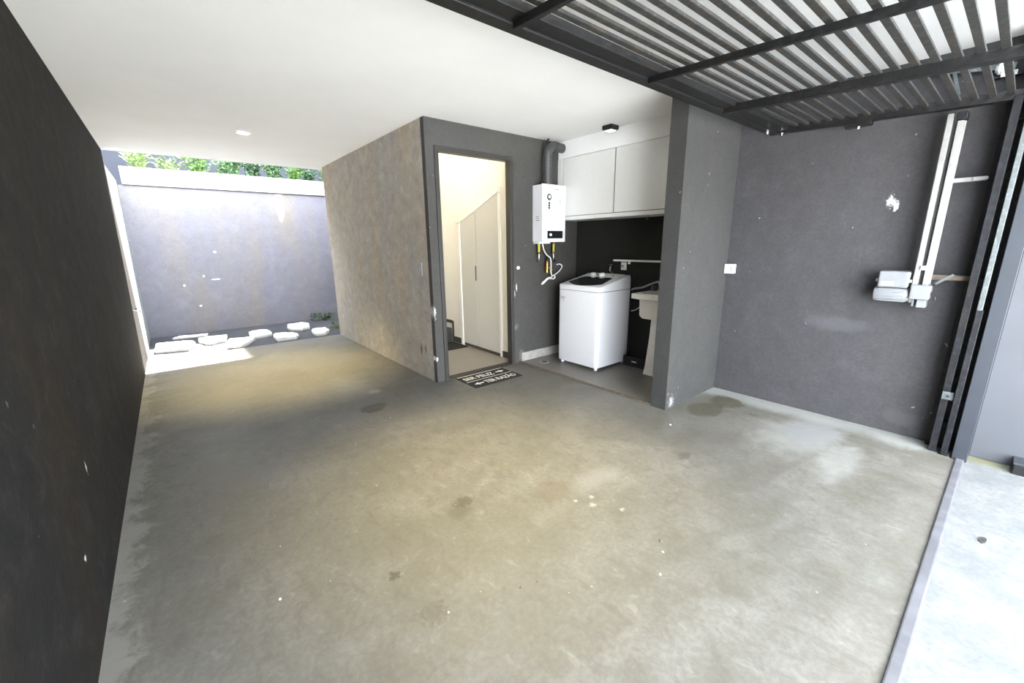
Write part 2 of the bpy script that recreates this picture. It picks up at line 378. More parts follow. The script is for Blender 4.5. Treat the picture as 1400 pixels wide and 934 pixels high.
# hall shell
mb = MB().box(1.960, 1.990, YD + .06, 6.34, .0, HZ).box(1.960, 3.0, 6.31, 6.34, .0, HZ)
mb.box(1.960, D0 - .012, YD + .06, YD + .075, 0, HZ).box(D1 + .012, 2.92, YD + .06, YD + .075, 0, HZ).box(D0 - .012, D1 + .012, YD + .06, YD + .075, DH + .012, HZ)
mb.box(2.92, 2.96, YD + .06, 6.34, 0, HZ)
struct('wall_hall', mb, 'hall_cream', 'cream walls of the hall')
struct('ceiling_hall', MB().box(1.962, 3.0, YD + .1, 6.34, HZ, HZ + .1), 'ceiling_white', 'white hall ceiling')
struct('wall_hall_upper', MB().box(XB, XB + .02, YD + .1, YF, ZC + .22, HZ + .1).box(XB, 3.02, YD + .1, YD + .12, ZC + .22, HZ + .1).box(XB, 3.02, YF - .02, YF, ZC + .22, HZ + .1).box(3.0, 3.02, YD + .1, YF, ZC + .22, HZ + .1), 'paint_outer', 'upper outside walls of the stair block')
mb = MB().box(2.908, 2.92, YD + .076, 3.735, .012, .085)
struct('baseboard_hall_near', mb, 'skirt_dark', 'dark brown hall baseboard near the doorway')
mb = MB().box(2.908, 2.92, 4.60, 4.86, .012, .085).box(2.908, 2.92, 4.83, 4.86, .085, .29).box(2.908, 2.92, 4.86, 5.3, .26, .30)
struct('baseboard_hall_far', mb, 'skirt_dark', 'dark brown baseboard stepping up beside the stair')
struct('baseboard_niche', MB().box(2.955, 3.835, YD - .014, YD, .014, .112), 'skirt_grey', 'light grey tiled skirting in the laundry niche', .002)
# door frame
t = thing('door_1', 'dark grey metal door frame of the hall doorway', 'door', ((D0 + D1) / 2, YD, 0)); t['kind'] = 'structure'
mb = MB().box(D0 - .04, D0, YD - .014, YD + .065, 0, DH).box(D1, D1 + .04, YD - .014, YD + .065, 0, DH).box(D0 - .04, D1 + .04, YD - .014, YD + .065, DH, DH + .045)
part('door_frame', mb, 'frame_dark', t, .003)
part('threshold', MB().box(D0, D1, YD - .014, YD + .075, 0, .018), 'threshold_dark', t, .004)

# staircase behind
t = thing('staircase', 'first dark step of the stair at the end of the hall', 'staircase', (2.4, 4.87, .012))
mb = MB()
for k in range(5): mb.box(1.995, 2.905, 4.87 + .28 * k, 6.30, .012 + .18 * k, .192 + .18 * k)
part('steps', mb, 'frame_dark', t, .004)
t = tag(part('entry_rug', MB().box(2.25, 2.88, 4.42, 4.82, .0125, .02), 'mat_black', None, .003), 'small black rug on the hall tiles before the stair', 'rug')

# under-stair closet doors (slanted top)
def zt(y): return 1.602 + (4.591 - y) * (1.91 - 1.602) / (4.591 - 3.753)
t = thing('understair_closet', 'white under-stair closet with slanted top and two tall doors, seen through the doorway', 'closet', (2.92, 4.17, .012))
YA, YM, YZ = 4.575, 4.215, 3.765
def door_poly(y0, y1, x): return [(x, y0, .05), (x, y1, .05), (x, y1, zt(y1) - .035), (x, y0, zt(y0) - .035)]
d1 = part('door', MB().prism(door_poly(YM + .004, YA - .02, 2.918), (-.018, 0, 0)), 'closet_cream', t, .002, label='lower left closet door')
d2 = part('door', MB().prism(door_poly(YZ, YM - .004, 2.918), (-.018, 0, 0)), 'closet_cream', t, .002, label='taller right closet door')
part('handle', MB().box(2.893, 2.901, YM + .005, YM + .022, .885, 1.065), 'grey_duct', d1, .002)
mb = MB().prism([(2.919, YA - .018, .012), (2.919, YA + .03, .012), (2.919, YA + .03, zt(YA + .03)), (2.919, YA - .018, zt(YA - .018) - .03)], (-.03, 0, 0))
mb.prism([(2.919, YA + .03, zt(YA + .03) - .033), (2.919, YA + .03, zt(YA + .03)), (2.919, YZ - .03, zt(YZ - .03)), (2.919, YZ - .03, zt(YZ - .03) - .033)], (-.03, 0, 0))
mb.prism([(2.919, YZ - .03, .012), (2.919, YZ - .002, .012), (2.919, YZ - .002, zt(YZ) - .03), (2.919, YZ - .03, zt(YZ) - .03)], (-.024, 0, 0))
part('frame', mb, 'closet_trim', t)
part('plinth', MB().box(2.905, 2.918, YZ, YA - .02, .0125, .045), 'skirt_dark', t)
part('shadow_gap', MB().box(2.908, 2.914, YM - .004, YM + .004, .05, zt(YM) - .036), 'white_shadowline', t)

# ------------------------------------------------------------------ yard: planter, plants, stones
t = thing('planter_box', 'long white rendered planter beam topping the back yard wall', 'planter', (1.5, YB + .2, 2.19))
mb = MB().box(XL + .055, 2.99, YB - .03, YB + .05, 2.19, 2.43).box(XL + .055, 2.99, YB + .50, YB + .56, 2.19, 2.43).box(XL + .055, XL + .12, YB + .05, YB + .50, 2.19, 2.43).box(2.93, 2.99, YB + .05, YB + .5, 2.19, 2.43)
part('beam', mb, 'render_cap', t, .006)
part('soil', MB().box(XL + .12, 2.93, YB + .05, YB + .50, 2.2, 2.39), 'lip_dark', t)
struct('wall_planter_support', MB().box(XL - .2, 4.2, YB + .12, YB + .56, -.1, 2.184), 'paint_yard', 'solid bank under the planter')

def leaf(mb, p, d, l, wd, rng):
    d = d.normalized(); s_ = d.cross(Vector((rng.uniform(-1, 1), rng.uniform(-1, 1), rng.uniform(.2, 1)))).normalized()
    n = d.cross(s_); q = p + d * l * .5
    mb.add([p, q + s_ * wd, p + d * l - n * l * .15, q - s_ * wd, q + n * wd * .35], [(0, 1, 4), (1, 2, 4), (2, 3, 4), (3, 0, 4)])
def bush(name, label, cat, c, rad, h, n, mat, l, wd, seed, group='plants in the yard planter', upright=.6, stems=7):
    rng = random.Random(seed); t = thing(name, label, cat, c, group); lv = MB(); st = MB(); c = Vector(c)
    for k in range(stems):
        a = rng.uniform(0, 2 * PI); top = c + Vector((math.cos(a) * rad[0] * rng.uniform(.3, 1), math.sin(a) * rad[1] * rng.uniform(.3, 1), h * rng.uniform(.7, 1.)))
        st0 = c + Vector((rng.uniform(-.5, .5) * rad[0], rng.uniform(-.5, .5) * rad[1], 0))
        path = smooth_path([st0, (st0 + top) / 2 + Vector((rng.uniform(-.03, .03), 0, .02)), top], 4)
        st.tube(path, .003, 5)
        for j in range(n // stems):
            q = path[rng.randint(1, len(path) - 1)] + Vector((rng.uniform(-1, 1) * rad[0] * .32, rng.uniform(-1, 1) * rad[1] * .4, rng.uniform(-.05, .05)))
            if q.z < c.z + .01: q.z = c.z + .01
            leaf(lv, q, Vector((rng.uniform(-1, 1), rng.uniform(-1, 1), rng.uniform(-.3, 1) * upright + .2)), l * rng.uniform(.6, 1.2), wd * rng.uniform(.7, 1.2), rng)
    part('foliage', lv, mat, t); part('stem', st, 'stem', t)
G = 'plants in the yard planter'; yb = YB + .22; z0 = 2.392
bush('fern', 'small yellow-green fern at the far left end of the planter', 'plant', (-.14, yb - .1, z0), (.15, .10), .25, 200, 'leaf_yellow', .13, .008, 1)
bush('grass_tuft', 'low spiky grass tuft right of the yellow-green fern in the planter', 'plant', (.22, yb - .1, z0), (.18, .10), .19, 170, 'leaf_fern', .12, .007, 2)
bush('shrub', 'tall light green shrub right of the spiky grass tuft in the planter', 'plant', (.60, yb - .06, z0), (.18, .13), .40, 480, 'leaf_light', .060, .020, 3)
bush('shrub', 'wide mid green bush touching the right side of the tall light green shrub', 'plant', (.96, yb - .06, z0), (.22, .14), .33, 620, 'leaf_mid', .055, .020, 4)
bush('shrub', 'dense dark green bush in the middle of the planter', 'plant', (1.30, yb - .06, z0), (.20, .14), .36, 640, 'leaf_dark', .055, .020, 5)
bush('shrub', 'leafy mid green bush just right of the dense dark bush in the planter middle', 'plant', (1.62, yb - .06, z0), (.20, .14), .32, 600, 'leaf_mid', .055, .020, 11)
bush('shrub', 'pale drooping bush with larger leaves, second bush right of the dense dark one', 'plant', (1.92, yb - .06, z0), (.17, .13), .27, 420, 'leaf_light', .065, .018, 6)
bush('shrub', 'low dark bush near the right end of the visible planter', 'plant', (2.20, yb - .06, z0), (.16, .13), .24, 380, 'leaf_dark', .06, .016, 7)
bush('shrub', 'slender upright yellow-green plant at the right end of the visible planter beside the block wall', 'plant', (2.48, yb - .06, z0), (.14, .12), .36, 380, 'leaf_yellow', .06, .014, 8)
bush('weed', 'low green weeds in the far right corner of the gravel bed', 'plant', (2.05, 7.95, -.006), (.26, .12), .10, 160, 'leaf_dark', .05, .012, 9, None)
bush('weed', 'small pale weeds between the gravel and the rightmost white stone', 'plant', (1.98, 7.0, -.006), (.12, .16), .06, 90, 'leaf_fern', .04, .009, 10, None)

SG = 'white stepping stones on the gravel'
def stone(label, pts, seed, th=.05):
    rng = random.Random(seed); cx = sum(p[0] for p in pts) / len(pts); cy = sum(p[1] for p in pts) / len(pts)
    out = []
    for i in range(len(pts)):
        a, b2 = Vector(pts[i]), Vector(pts[(i + 1) % len(pts)])
        for t_ in (0, .33, .66):
            q = a.lerp(b2, t_); out.append((q.x + rng.uniform(-.014, .014), q.y + rng.uniform(-.02, .02)))
    rings = []
    for sc, z in ((.95, -.006), (1.0, .012), (1.0, th - .012), (.96, th), (.5, th + .004)):
        rings.append([Vector((cx + (x - cx) * sc, cy + (y - cy) * sc, z + (rng.uniform(-.003, .003) if z > 0 else 0))) for x, y in out])
    o = part('stepping_stone', MB().loft(rings), 'stone_white', None)
    for v_ in o.data.vertices: v_.co -= Vector((cx, cy, 0))
    o.location = (cx, cy, 0)
    tag(o, label, 'stone', SG)
stone('long white slab stone nearest the left yard wall', [(-.30, 6.86), (.03, 6.74), (.11, 7.02), (.08, 7.14), (-.12, 7.20), (-.29, 7.24)], 1, .07)
stone('angular white stone second from the left, behind the gap between two front stones', [(.15, 7.36), (.22, 7.02), (.30, 6.94), (.47, 7.04), (.52, 7.36), (.33, 7.44)], 2)
stone('pointed white stone third from the left, lying close to the garage floor edge', [(.45, 6.50), (.60, 6.47), (.72, 6.68), (.82, 6.90), (.68, 6.98), (.49, 6.98)], 3)
stone('white stone fourth from the left, set further back against the gravel', [(.76, 6.98), (1.04, 7.03), (1.07, 7.2), (1.03, 7.42), (.88, 7.44), (.79, 7.38)], 4)
stone('white stone fifth from the left, right of the one set further back', [(1.03, 6.56), (1.29, 6.54), (1.34, 6.72), (1.31, 6.86), (1.12, 7.00), (1.03, 6.88)], 5)
stone('white stone furthest back, under the right part of the yard wall', [(1.33, 7.3), (1.5, 7.12), (1.62, 7.2), (1.68, 7.5), (1.62, 7.68), (1.38, 7.66)], 6)
stone('small rounded white stone rightmost beside the block wall', [(1.56, 6.56), (1.70, 6.54), (1.80, 6.72), (1.79, 6.96), (1.62, 6.98), (1.55, 6.78)], 7)
stone('thin buried white stone edge along the foot of the back wall', [(-.12, 7.78), (.28, 7.74), (.32, 7.86), (-.05, 7.92)], 8, .02)

# wall sconce-like fitting on the left wall by the yard
t = thing('wall_tap', 'small grey tap low on the left wall by the yard', 'tap', (XL, 6.0, .67))
part('body', MB().tube([(XL, 6.0, .67), (XL + .05, 6.0, .67), (XL + .06, 6.0, .64)], .011, 10), 'chrome', t, smooth=True)
part('handle', MB().box(XL + .025, XL + .04, 5.97, 6.03, .688, .698).tube([(XL + .032, 6.0, .67), (XL + .032, 6.0, .69)], .006, 8), 'grey_duct', t, .002)

# ------------------------------------------------------------------ laundry niche
t = thing('wall_cabinet', 'white wall cabinet with two flush doors above the washing machine', 'cabinet', (3.68, 2.6, 1.572))
XC = 3.513
part('carcass', MB().box(XC + .004, XN, YP1 + .001, 3.375, 1.572, 2.217), 'white_lacquer', t, .002)
part('bottom_rail', MB().box(XC - .012, XC + .004, YP1 + .001, 3.375, 1.572, 1.610), 'white_lacquer', t, .002)
part('door', MB().box(XC - .014, XC + .003, 2.672, 3.352, 1.617, 2.212), 'white_lacquer', t, .002, label='left white cabinet door')
part('door', MB().box(XC - .014, XC + .003, YP1 + .002, 2.658, 1.617, 2.212), 'white_lacquer', t, .002, label='right white cabinet door')
part('door_gap_shade', MB().box(XC - .008, XC + .003, 2.6585, 2.6715, 1.617, 2.212), 'white_shadowline', t)  # grey strip painting the shade in the gap between the doors
part('shadow_line', MB().box(XC - .008, XC + .003, YP1 + .002, 3.352, 1.6105, 1.6165), 'white_shadowline', t)
part('hook', MB().tube([(3.55, 2.30, 1.572), (3.55, 2.30, 1.545), (3.55, 2.315, 1.535)], .004, 8), 'chrome', t)
part('filler_panel', MB().box(XC - .01, XN, 3.376, YD - .001, 1.572, 2.217), 'white_lacquer', t, .002)
struct('trim_3', MB().box(XC - .002, XN, YP1, YD, 2.219, ZC), 'ceiling_white', 'white boxed soffit above the cabinet')

# clothes rail
t = thing('wall_shelf', 'thin white rail shelf on the dark laundry wall', 'shelf', (3.80, 2.3, 1.14))
part('rail', MB().box(3.79, XN, YP1 + .002, 2.86, 1.124, 1.142), 'white_plastic', t, .003)
part('bracket', MB().tube([(3.80, 2.655, 1.124), (3.80, 2.655, 1.098)], .013, 12), 'white_plastic', t, smooth=True)
t = thing('power_socket', 'white power socket on the dark wall under the rail shelf', 'socket', (XN, 2.745, 1.06))
part('plate', MB().box(XN - .012, XN, 2.71, 2.78, 1.03, 1.115), 'white_plastic', t, .004)
part('plug', MB().box(XN - .03, XN - .012, 2.745, 2.765, 1.06, 1.085), 'grey_mark', t, .004)
t = thing('washer_tap', 'chrome tap on the dark wall above the washing machine', 'tap', (XN, 2.89, 1.06))
part('body', MB().tube([(XN, 2.89, 1.06), (XN - .05, 2.89, 1.06), (XN - .06, 2.89, 1.02)], .011, 10), 'chrome', t, smooth=True)
part('handle', MB().box(XN - .045, XN - .03, 2.865, 2.915, 1.078, 1.088).tube([(XN - .037, 2.89, 1.06), (XN - .037, 2.89, 1.08)], .006, 8), 'chrome', t)
part('hose', MB().tube(smooth_path([(XN - .06, 2.89, 1.025), (XN - .045, 2.885, 1.005), (XN - .012, 2.88, .97), (XN - .011, 2.88, .80)]), .007, 8), 'grey_mark', t, smooth=True)

# washing machine
WX0, WX1, WY0, WY1 = 3.262, 3.812, 2.613, 3.178
wcx, wcy = (WX0 + WX1) / 2, (WY0 + WY1) / 2
t = thing('washing_machine', 'white top-loading washing machine with dark lid in the laundry niche', 'washing machine', (wcx, wcy, .014))
def ring(wx, wy, r, z): return [Vector((x, y, z)) for x, y in rrect(wcx, wcy, wx, wy, r)]
body = MB().loft([ring(WX1 - WX0 - .01, WY1 - WY0 - .01, .035, .045), ring(WX1 - WX0, WY1 - WY0, .04, .055), ring(WX1 - WX0, WY1 - WY0, .04, .835)])
bo = part('body', body, 'white_enamel', t, smooth=True)
part('foot', MB().tube([(WX0 + .045, WY0 + .045, .014), (WX0 + .045, WY0 + .045, .05)], .018, 12), 'white_plastic', t, smooth=True)
part('foot', MB().tube([(WX0 + .045, WY1 - .045, .014), (WX0 + .045, WY1 - .045, .05)], .018, 12), 'white_plastic', t, smooth=True)
part('foot', MB().tube([(WX1 - .045, WY0 + .045, .014), (WX1 - .045, WY0 + .045, .05)], .018, 12), 'white_plastic', t, smooth=True)
part('foot', MB().tube([(WX1 - .045, WY1 - .045, .014), (WX1 - .045, WY1 - .045, .05)], .018, 12), 'white_plastic', t, smooth=True)
# top shell: prism cut by slanted planes
me = MB().loft([ring(WX1 - WX0 + .004, WY1 - WY0 + .004, .045, .839), ring(WX1 - WX0 + .004, WY1 - WY0 + .004, .045, 1.1)]).mesh('top_shell', base_of(t))
bm = bmesh.new(); bm.from_mesh(me); off = base_of(t)
XK = 3.765
for co, no in (((WX0, 0, .885), (-.20, 0, 1)), ((XK, 0, .986), (.9, 0, .62)), ((WX0 + .02, 0, .889), (-.8, 0, .6)), ((0, WY0 + .02, .885 + .06), (-.12, -.8, .8)), ((0, WY1 - .02, .885 + .06), (-.12, .8, .8))):
    g = bmesh.ops.bisect_plane(bm, geom=bm.verts[:] + bm.edges[:] + bm.faces[:], plane_co=Vector(co) - off, plane_no=Vector(no).normalized(), clear_outer=True)
    es = [e for e in g['geom_cut'] if isinstance(e, bmesh.types.BMEdge)]
    bmesh.ops.holes_fill(bm, edges=[e for e in bm.edges if e.is_boundary])
bmesh.ops.recalc_face_normals(bm, faces=bm.faces); bm.to_mesh(me); bm.free()
ts = bpy.data.objects.new('top_shell', me); COL.objects.link(ts); me.materials.append(MATS['white_enamel']); ts.parent = t
for p in me.polygons: p.use_smooth = True
bv = ts.modifiers.new('b', 'BEVEL'); bv.width = .01; bv.segments = 3; bv.limit_method = 'ANGLE'; bv.angle_limit = math.radians(25)
ts.modifiers.new('e', 'EDGE_SPLIT').split_angle = math.radians(50)
def ztop(x): return .885 + .20 * (x - WX0)
lid = []
for k in range(13):
    a = k / 12; y = WY0 + .055 + a * (WY1 - WY0 - .11); x = 3.375 - .085 * math.sin(a * PI) ** .8
    lid.append((x, y, ztop(x) + .0005))
for y in (WY1 - .10, WY0 + .10): lid.append((3.60, y, ztop(3.60) + .0005))
part('lid', MB().prism(lid, (-.002, 0, .008)), 'dark_glass', t, .002)
pan = [(3.612, WY0 + .04), (3.612, WY1 - .04), (3.755, WY1 - .05), (3.755, WY0 + .05)]
pan = [Vector((x, y, ztop(x))) for x, y in pan]
cp = part('control_panel', MB().loft([pan, [pan[0] + Vector((.004, .004, .006)), pan[1] + Vector((.004, -.004, .006)), pan[2] + Vector((-.004, -.004, .008)), pan[3] + Vector((-.004, .004, .008))]]), 'panel_grey', t, .003)
nrm = Vector((-.20, 0, 1)).normalized()
for y, rr in ((3.02, .032), (2.90, .036)):
    p = Vector((3.66, y, ztop(3.66) + .005))
    part('knob', MB().tube([p, p + nrm * .014, p + nrm * .028, p + nrm * .030], [rr, rr, rr * .8, rr * .6], 20), 'white_plastic', cp, smooth=True)
part('button', MB().tube([Vector((3.67, 2.76, ztop(3.67) + .005)), Vector((3.67, 2.76, ztop(3.67) + .016))], .012, 14), 'grey_mark', cp)
part('logo_plate', MB().box(WX0 - .0015, WX0 + .002, 3.075, 3.135, .735, .765).box(WX0 - .0015, WX0 + .002, 3.085, 3.10, .705, .728), 'panel_grey', t)

WASHER = t
# utility sink
t = thing('utility_sink', 'white utility sink on a pedestal half hidden behind the pillar', 'sink', (3.62, 2.06, .014))
sx0, sx1, sy0, sy1 = 3.40, XN - .002, 1.79, 2.345; cx, cy = (sx0 + sx1) / 2, (sy0 + sy1) / 2; W_, H_ = sx1 - sx0, sy1 - sy0
def rr_(dx, z, r=.03): return [Vector((x, y, z)) for x, y in rrect(cx, cy, W_ - dx, H_ - dx, r)]
mb = MB().loft([rr_(.20, .598, .03), rr_(.15, .603, .04), rr_(.12, .63), rr_(.11, .785), rr_(.0, .80), rr_(.0, .842), rr_(.012, .846), rr_(.13, .846), rr_(.15, .80), rr_(.18, .66), rr_(.26, .63)])
part('basin', mb, 'sink_white', t, smooth=True)
mb = MB().loft([[Vector((x, y, z)) for x, y in rrect(3.66, 2.12, wx, wy, .02)] for z, wx, wy in ((.014, .18, .30), (.10, .17, .27), (.40, .16, .22), (.604, .16, .20))])
part('pedestal', mb, 'sink_white', t, smooth=True)
part('tap', MB().tube(smooth_path([(XN - .06, 2.18, .846), (XN - .07, 2.18, .90), (XN - .13, 2.18, .905), (XN - .14, 2.18, .87)]), .012, 10), 'chrome', t, smooth=True)
t = thing('soap_dish', 'small grey pot on the rim of the utility sink', 'pot', (3.70, 2.315, .846))
part('pot', MB().tube([(3.745, 2.305, .846), (3.745, 2.305, .855), (3.745, 2.305, .885), (3.745, 2.305, .895)], [.026, .032, .03, .02], 16), 'grey_duct', t, smooth=True)
part('drain_hose', MB().tube(smooth_path([(3.79, 2.60, .83), (3.79, 2.56, .845), (3.78, 2.46, .865), (3.77, 2.34, .915), (3.76, 2.275, .935), (3.75, 2.25, .91), (3.75, 2.24, .87), (3.75, 2.235, .82)]), .010, 10), 'grey_mark', WASHER, smooth=True)
part('power_cord', MB().tube(smooth_path([(3.80, 2.60, .60), (3.80, 2.54, .62), (3.81, 2.47, .68), (3.825, 2.43, .74), (3.83, 2.42, .80)]), .005, 8), 'cord_white', WASHER, smooth=True)
t = thing('storage_crate', 'low black crate on the floor between washing machine and sink', 'crate', (3.76, 2.45, .014))
mb = MB()
x0, x1, y0, y1 = 3.70, 3.835, 2.335, 2.600
mb.box(x0, x1, y0, y1, .014, .022).box(x0, x0 + .006, y0, y1, .022, .12).box(x1 - .006, x1, y0, y1, .022, .12).box(x0 + .006, x1 - .006, y0, y0 + .006, .022, .12).box(x0 + .006, x1 - .006, y1 - .006, y1, .022, .12)
part('shell', mb, 'black_plastic', t, .003)
part('label_strip', MB().box(x0 - .0015, x0, 2.43, 2.49, .065, .078), 'white_plastic', t)
t = thing('floor_drain', 'round floor drain on the laundry tiles left of the washing machine', 'drain', (3.12, 3.22, .014))
part('ring', MB().tube([(3.12, 3.24, .014), (3.12, 3.24, .018)], .055, 24), 'grey_mark', t)
part('grate', MB().tube([(3.12, 3.24, .018), (3.12, 3.24, .0195)], .036, 20), 'black_plastic', t)

# ------------------------------------------------------------------ water heater on the entry wall
HX0, HX1, HY0, HY1, HZ0, HZ1 = 3.124, 3.473, 3.288, 3.425, 1.342, 1.925
t = thing('water_heater', 'white wall-mounted gas water heater beside the wall cabinet', 'water heater', ((HX0 + HX1) / 2, 3.38, HZ0))
part('casing', MB().box(HX0, HX1, HY0 + .012, YD, HZ0, HZ1), 'white_enamel', t, .006)
part('front_cover', MB().box(HX0 - .003, HX1 + .003, HY0, HY0 + .02, HZ0 - .006, HZ1 + .004), 'white_enamel', t, .006, seg=3)
dp = part('display', MB().box(3.198, 3.432, HY0 - .003, HY0 + .001, 1.375, 1.455), 'black_plastic', t, .002)
part('indicator', MB().tube([(3.245, HY0 - .003, 1.415), (3.245, HY0 - .006, 1.415)], .012, 14), 'led', dp)
def disc_y(x, z, y, r, th): return MB().tube([(x, y, z), (x, y - th, z)], r, 24)
em = part('emblem', disc_y(3.222, 1.80, HY0, .034, .002), 'green_mark', t); part('emblem_centre', disc_y(3.225, 1.803, HY0 - .002, .017, .001), 'white_plastic', em)
mb = MB()
for k in range(3): mb.box(3.209, 3.235, HY0 - .0015, HY0, 1.728 - k * .024, 1.749 - k * .024)
part('badge', mb, 'black_plastic', t)
mb = MB()
for k in range(6): mb.box(3.30 + k * .012, 3.309 + k * .012, HY0 - .0012, HY0, 1.875, 1.887)
part('brand_lettering', mb, 'grey_mark', t)
mb = MB()
for k in range(3): mb.box(3.375, 3.395, HY0 - .0012, HY0, 1.79 - k * .025, 1.80 - k * .025)
part('energy_mark', mb, 'grey_mark', t)
mb = MB()
for k in range(3): mb.box(HX0 - .0015, HX0, 3.345 - .004 * k, 3.39, 1.60 - .02 * k, 1.605 - .02 * k)
part('side_vent', mb, 'grey_duct', t)
part('connector_block', MB().box(HX0 + .01, HX0 + .18, 3.35, YD, HZ0 - .022, HZ0), 'white_plastic', t, .003)
# flue
HEATER = t
t = thing('flue_duct', 'grey metal flue duct bending from the water heater into the soffit', 'duct', (3.29, 3.37, HZ1))
DX, DY = 3.285, 3.385
pth = [(DX, DY, HZ1 + .006), (DX, DY, 2.10), (DX, DY, 2.235)]
for k in range(1, 9):
    a = k / 8 * PI / 2; pth.append((DX + .09 * (1 - math.cos(a)), DY, 2.235 + .09 * math.sin(a)))
pth += [(XC - .003, DY, 2.325)]
part('pipe', MB().tube(pth, .048, 24), 'grey_duct', t, smooth=True)
part('collar', MB().tube([(DX, DY, HZ1 + .005), (DX, DY, HZ1 + .022)], .056, 24), 'grey_duct', t, smooth=True)
part('collar', MB().tube([(DX, DY, 2.225), (DX, DY, 2.237)], .052, 24), 'grey_duct', t, smooth=True)
part('collar', MB().tube([(3.375, DY, 2.325), (3.387, DY, 2.325)], .052, 24), 'grey_duct', t, smooth=True)
tag(part('heater_cable', MB().tube(smooth_path([(3.16, 3.38, HZ1 + .006), (3.195, 3.38, HZ1 + .03), (3.218, 3.38, 2.02), (3.212, 3.38, 2.15), (3.222, 3.38, 2.27), (3.25, 3.375, 2.345), (3.29, 3.37, ZC - .001)]), .008, 8), 'cord_black', None, smooth=True),
    'black cable climbing the wall beside the flue duct', 'cable')
# pipes under the heater
def pipe_thing(name, label, x, zb, mat, hook):
    t = thing(name, label, 'pipe', (x, 3.38, zb))
    part('tube', MB().tube([(x, 3.385, HZ0 - .024), (x, 3.385, HZ0 - .11)], .013, 12), mat, t, smooth=True)
    part('nut', MB().tube([(x, 3.385, HZ0 - .11), (x, 3.385, HZ0 - .135)], .017, 6), 'brass', t)
    part('nut', MB().tube([(x, 3.385, HZ0 - .006), (x, 3.385, HZ0 - .026)], .017, 6), 'brass', t)
    part('elbow', MB().tube(smooth_path([(x, 3.385, HZ0 - .135), (x, 3.385, zb + .03)] + [(x + a, b2, zb + c_) for a, b2, c_ in hook]), .008, 10), 'chrome', t, smooth=True)
pipe_thing('water_pipe', 'yellow-sleeved water pipe under the left end of the water heater', 3.165, 1.13, 'gas_yellow', [(.004, 3.40, 0), (.02, 3.443, .0)])
pipe_thing('water_pipe', 'yellow-sleeved water pipe under the right side of the water heater', 3.39, 1.13, 'gas_yellow', [(.01, 3.40, -.005), (.05, 3.41, .0), (.06, 3.443, .025)])
t = thing('gas_valve', 'brass gas valve below the middle of the water heater', 'valve', (3.295, 3.40, .98))
part('body', MB().tube([(3.295, 3.39, 1.13), (3.295, 3.39, 1.10), (3.295, 3.39, 1.05), (3.295, 3.39, 1.0)], [.014, .022, .018, .024], 10), 'brass', t, smooth=True)
part('lever', MB().obox((3.295, 3.365, 1.06), (3.345, 3.355, 1.03), .014, .006), 'gas_yellow', t)
part('outlet_pipe', MB().tube([(3.295, 3.39, 1.05), (3.295, YD, 1.05)], .012, 10), 'brass', t, smooth=True)
part('hose', MB().tube(smooth_path([(3.245, 3.38, HZ0 - .024), (3.25, 3.375, 1.27), (3.27, 3.37, 1.22), (3.305, 3.38, 1.17), (3.296, 3.39, 1.13)]), .012, 10), 'cord_black', t, smooth=True)
part('power_cord', MB().tube(smooth_path([(3.205, 3.37, HZ0 - .023), (3.215, 3.355, 1.25), (3.25, 3.35, 1.20), (3.31, 3.352, 1.16), (3.33, 3.36, 1.08), (3.34, 3.37, 1.0), (3.36, 3.37, .955), (3.30, 3.38, .94), (3.25, 3.40, .90),
    (3.235, 3.41, .875), (3.26, 3.41, .88), (3.33, 3.40, .93), (3.40, 3.39, .925), (3.425, 3.39, .945), (3.40, 3.39, .965), (3.37, 3.385, .955), (3.45, 3.39, .985), (3.52, 3.40, 1.02), (3.56, 3.41, 1.06), (3.535, 3.42, 1.085), (3.50, 3.442, 1.08)], 6), .007, 8), 'cord_white', HEATER, smooth=True)
tag(part('wall_plug', MB().tube([(2.914, YD, 1.07), (2.914, YD - .012, 1.07)], [.02, .016], 14), 'white_plastic', None, smooth=True), 'small round white plug on the wall right of the doorway', 'plug')

# ------------------------------------------------------------------ lamps, switches
t = thing('ceiling_light', 'square black ceiling light by the laundry soffit', 'lamp', (3.41, 2.67, ZC))
part('housing', MB().box(3.355, 3.465, 2.615, 2.725, ZC - .035, ZC).box(3.365, 3.455, 2.625, 2.715, ZC - .042, ZC - .035), 'black_plastic', t, .003)
part('lens', MB().box(3.372, 3.448, 2.632, 2.708, ZC - .046, ZC - .041), 'lens_glow', t, .002)
def downlight(label, x, y, watts):
    t = thing('downlight', label, 'lamp', (x, y, ZC))
    mb = MB(); n = 32; rings = []
    for r, z in ((.066, ZC), (.066, ZC - .007), (.055, ZC - .010), (.050, ZC - .004), (.050, ZC)):
        rings.append([Vector((x + r * math.cos(2 * PI * k / n), y + r * math.sin(2 * PI * k / n), z)) for k in range(n)])
    part('bezel', mb.loft(rings, False), 'white_plastic', t, smooth=True)
    part('lens', MB().tube([(x, y, ZC - .0005), (x, y, ZC - .004)], .050, 24), 'lamp_warm', t)
    l = bpy.data.lights.new('downlight_bulb', 'SPOT'); l.energy = watts; l.color = (1, .82, .40); l.spot_size = math.radians(68); l.spot_blend = 1.; l.shadow_soft_size = .04
    o = bpy.data.objects.new('downlight_bulb', l); COL.objects.link(o); o.parent = t; o.location = (0, 0, -.02)
downlight('small round white downlight in the ceiling near the yard', .749, 4.947, LAMP_W * 1.45)
downlight('small round white downlight in the ceiling above the garage front', 1.30, 1.75, LAMP_W)
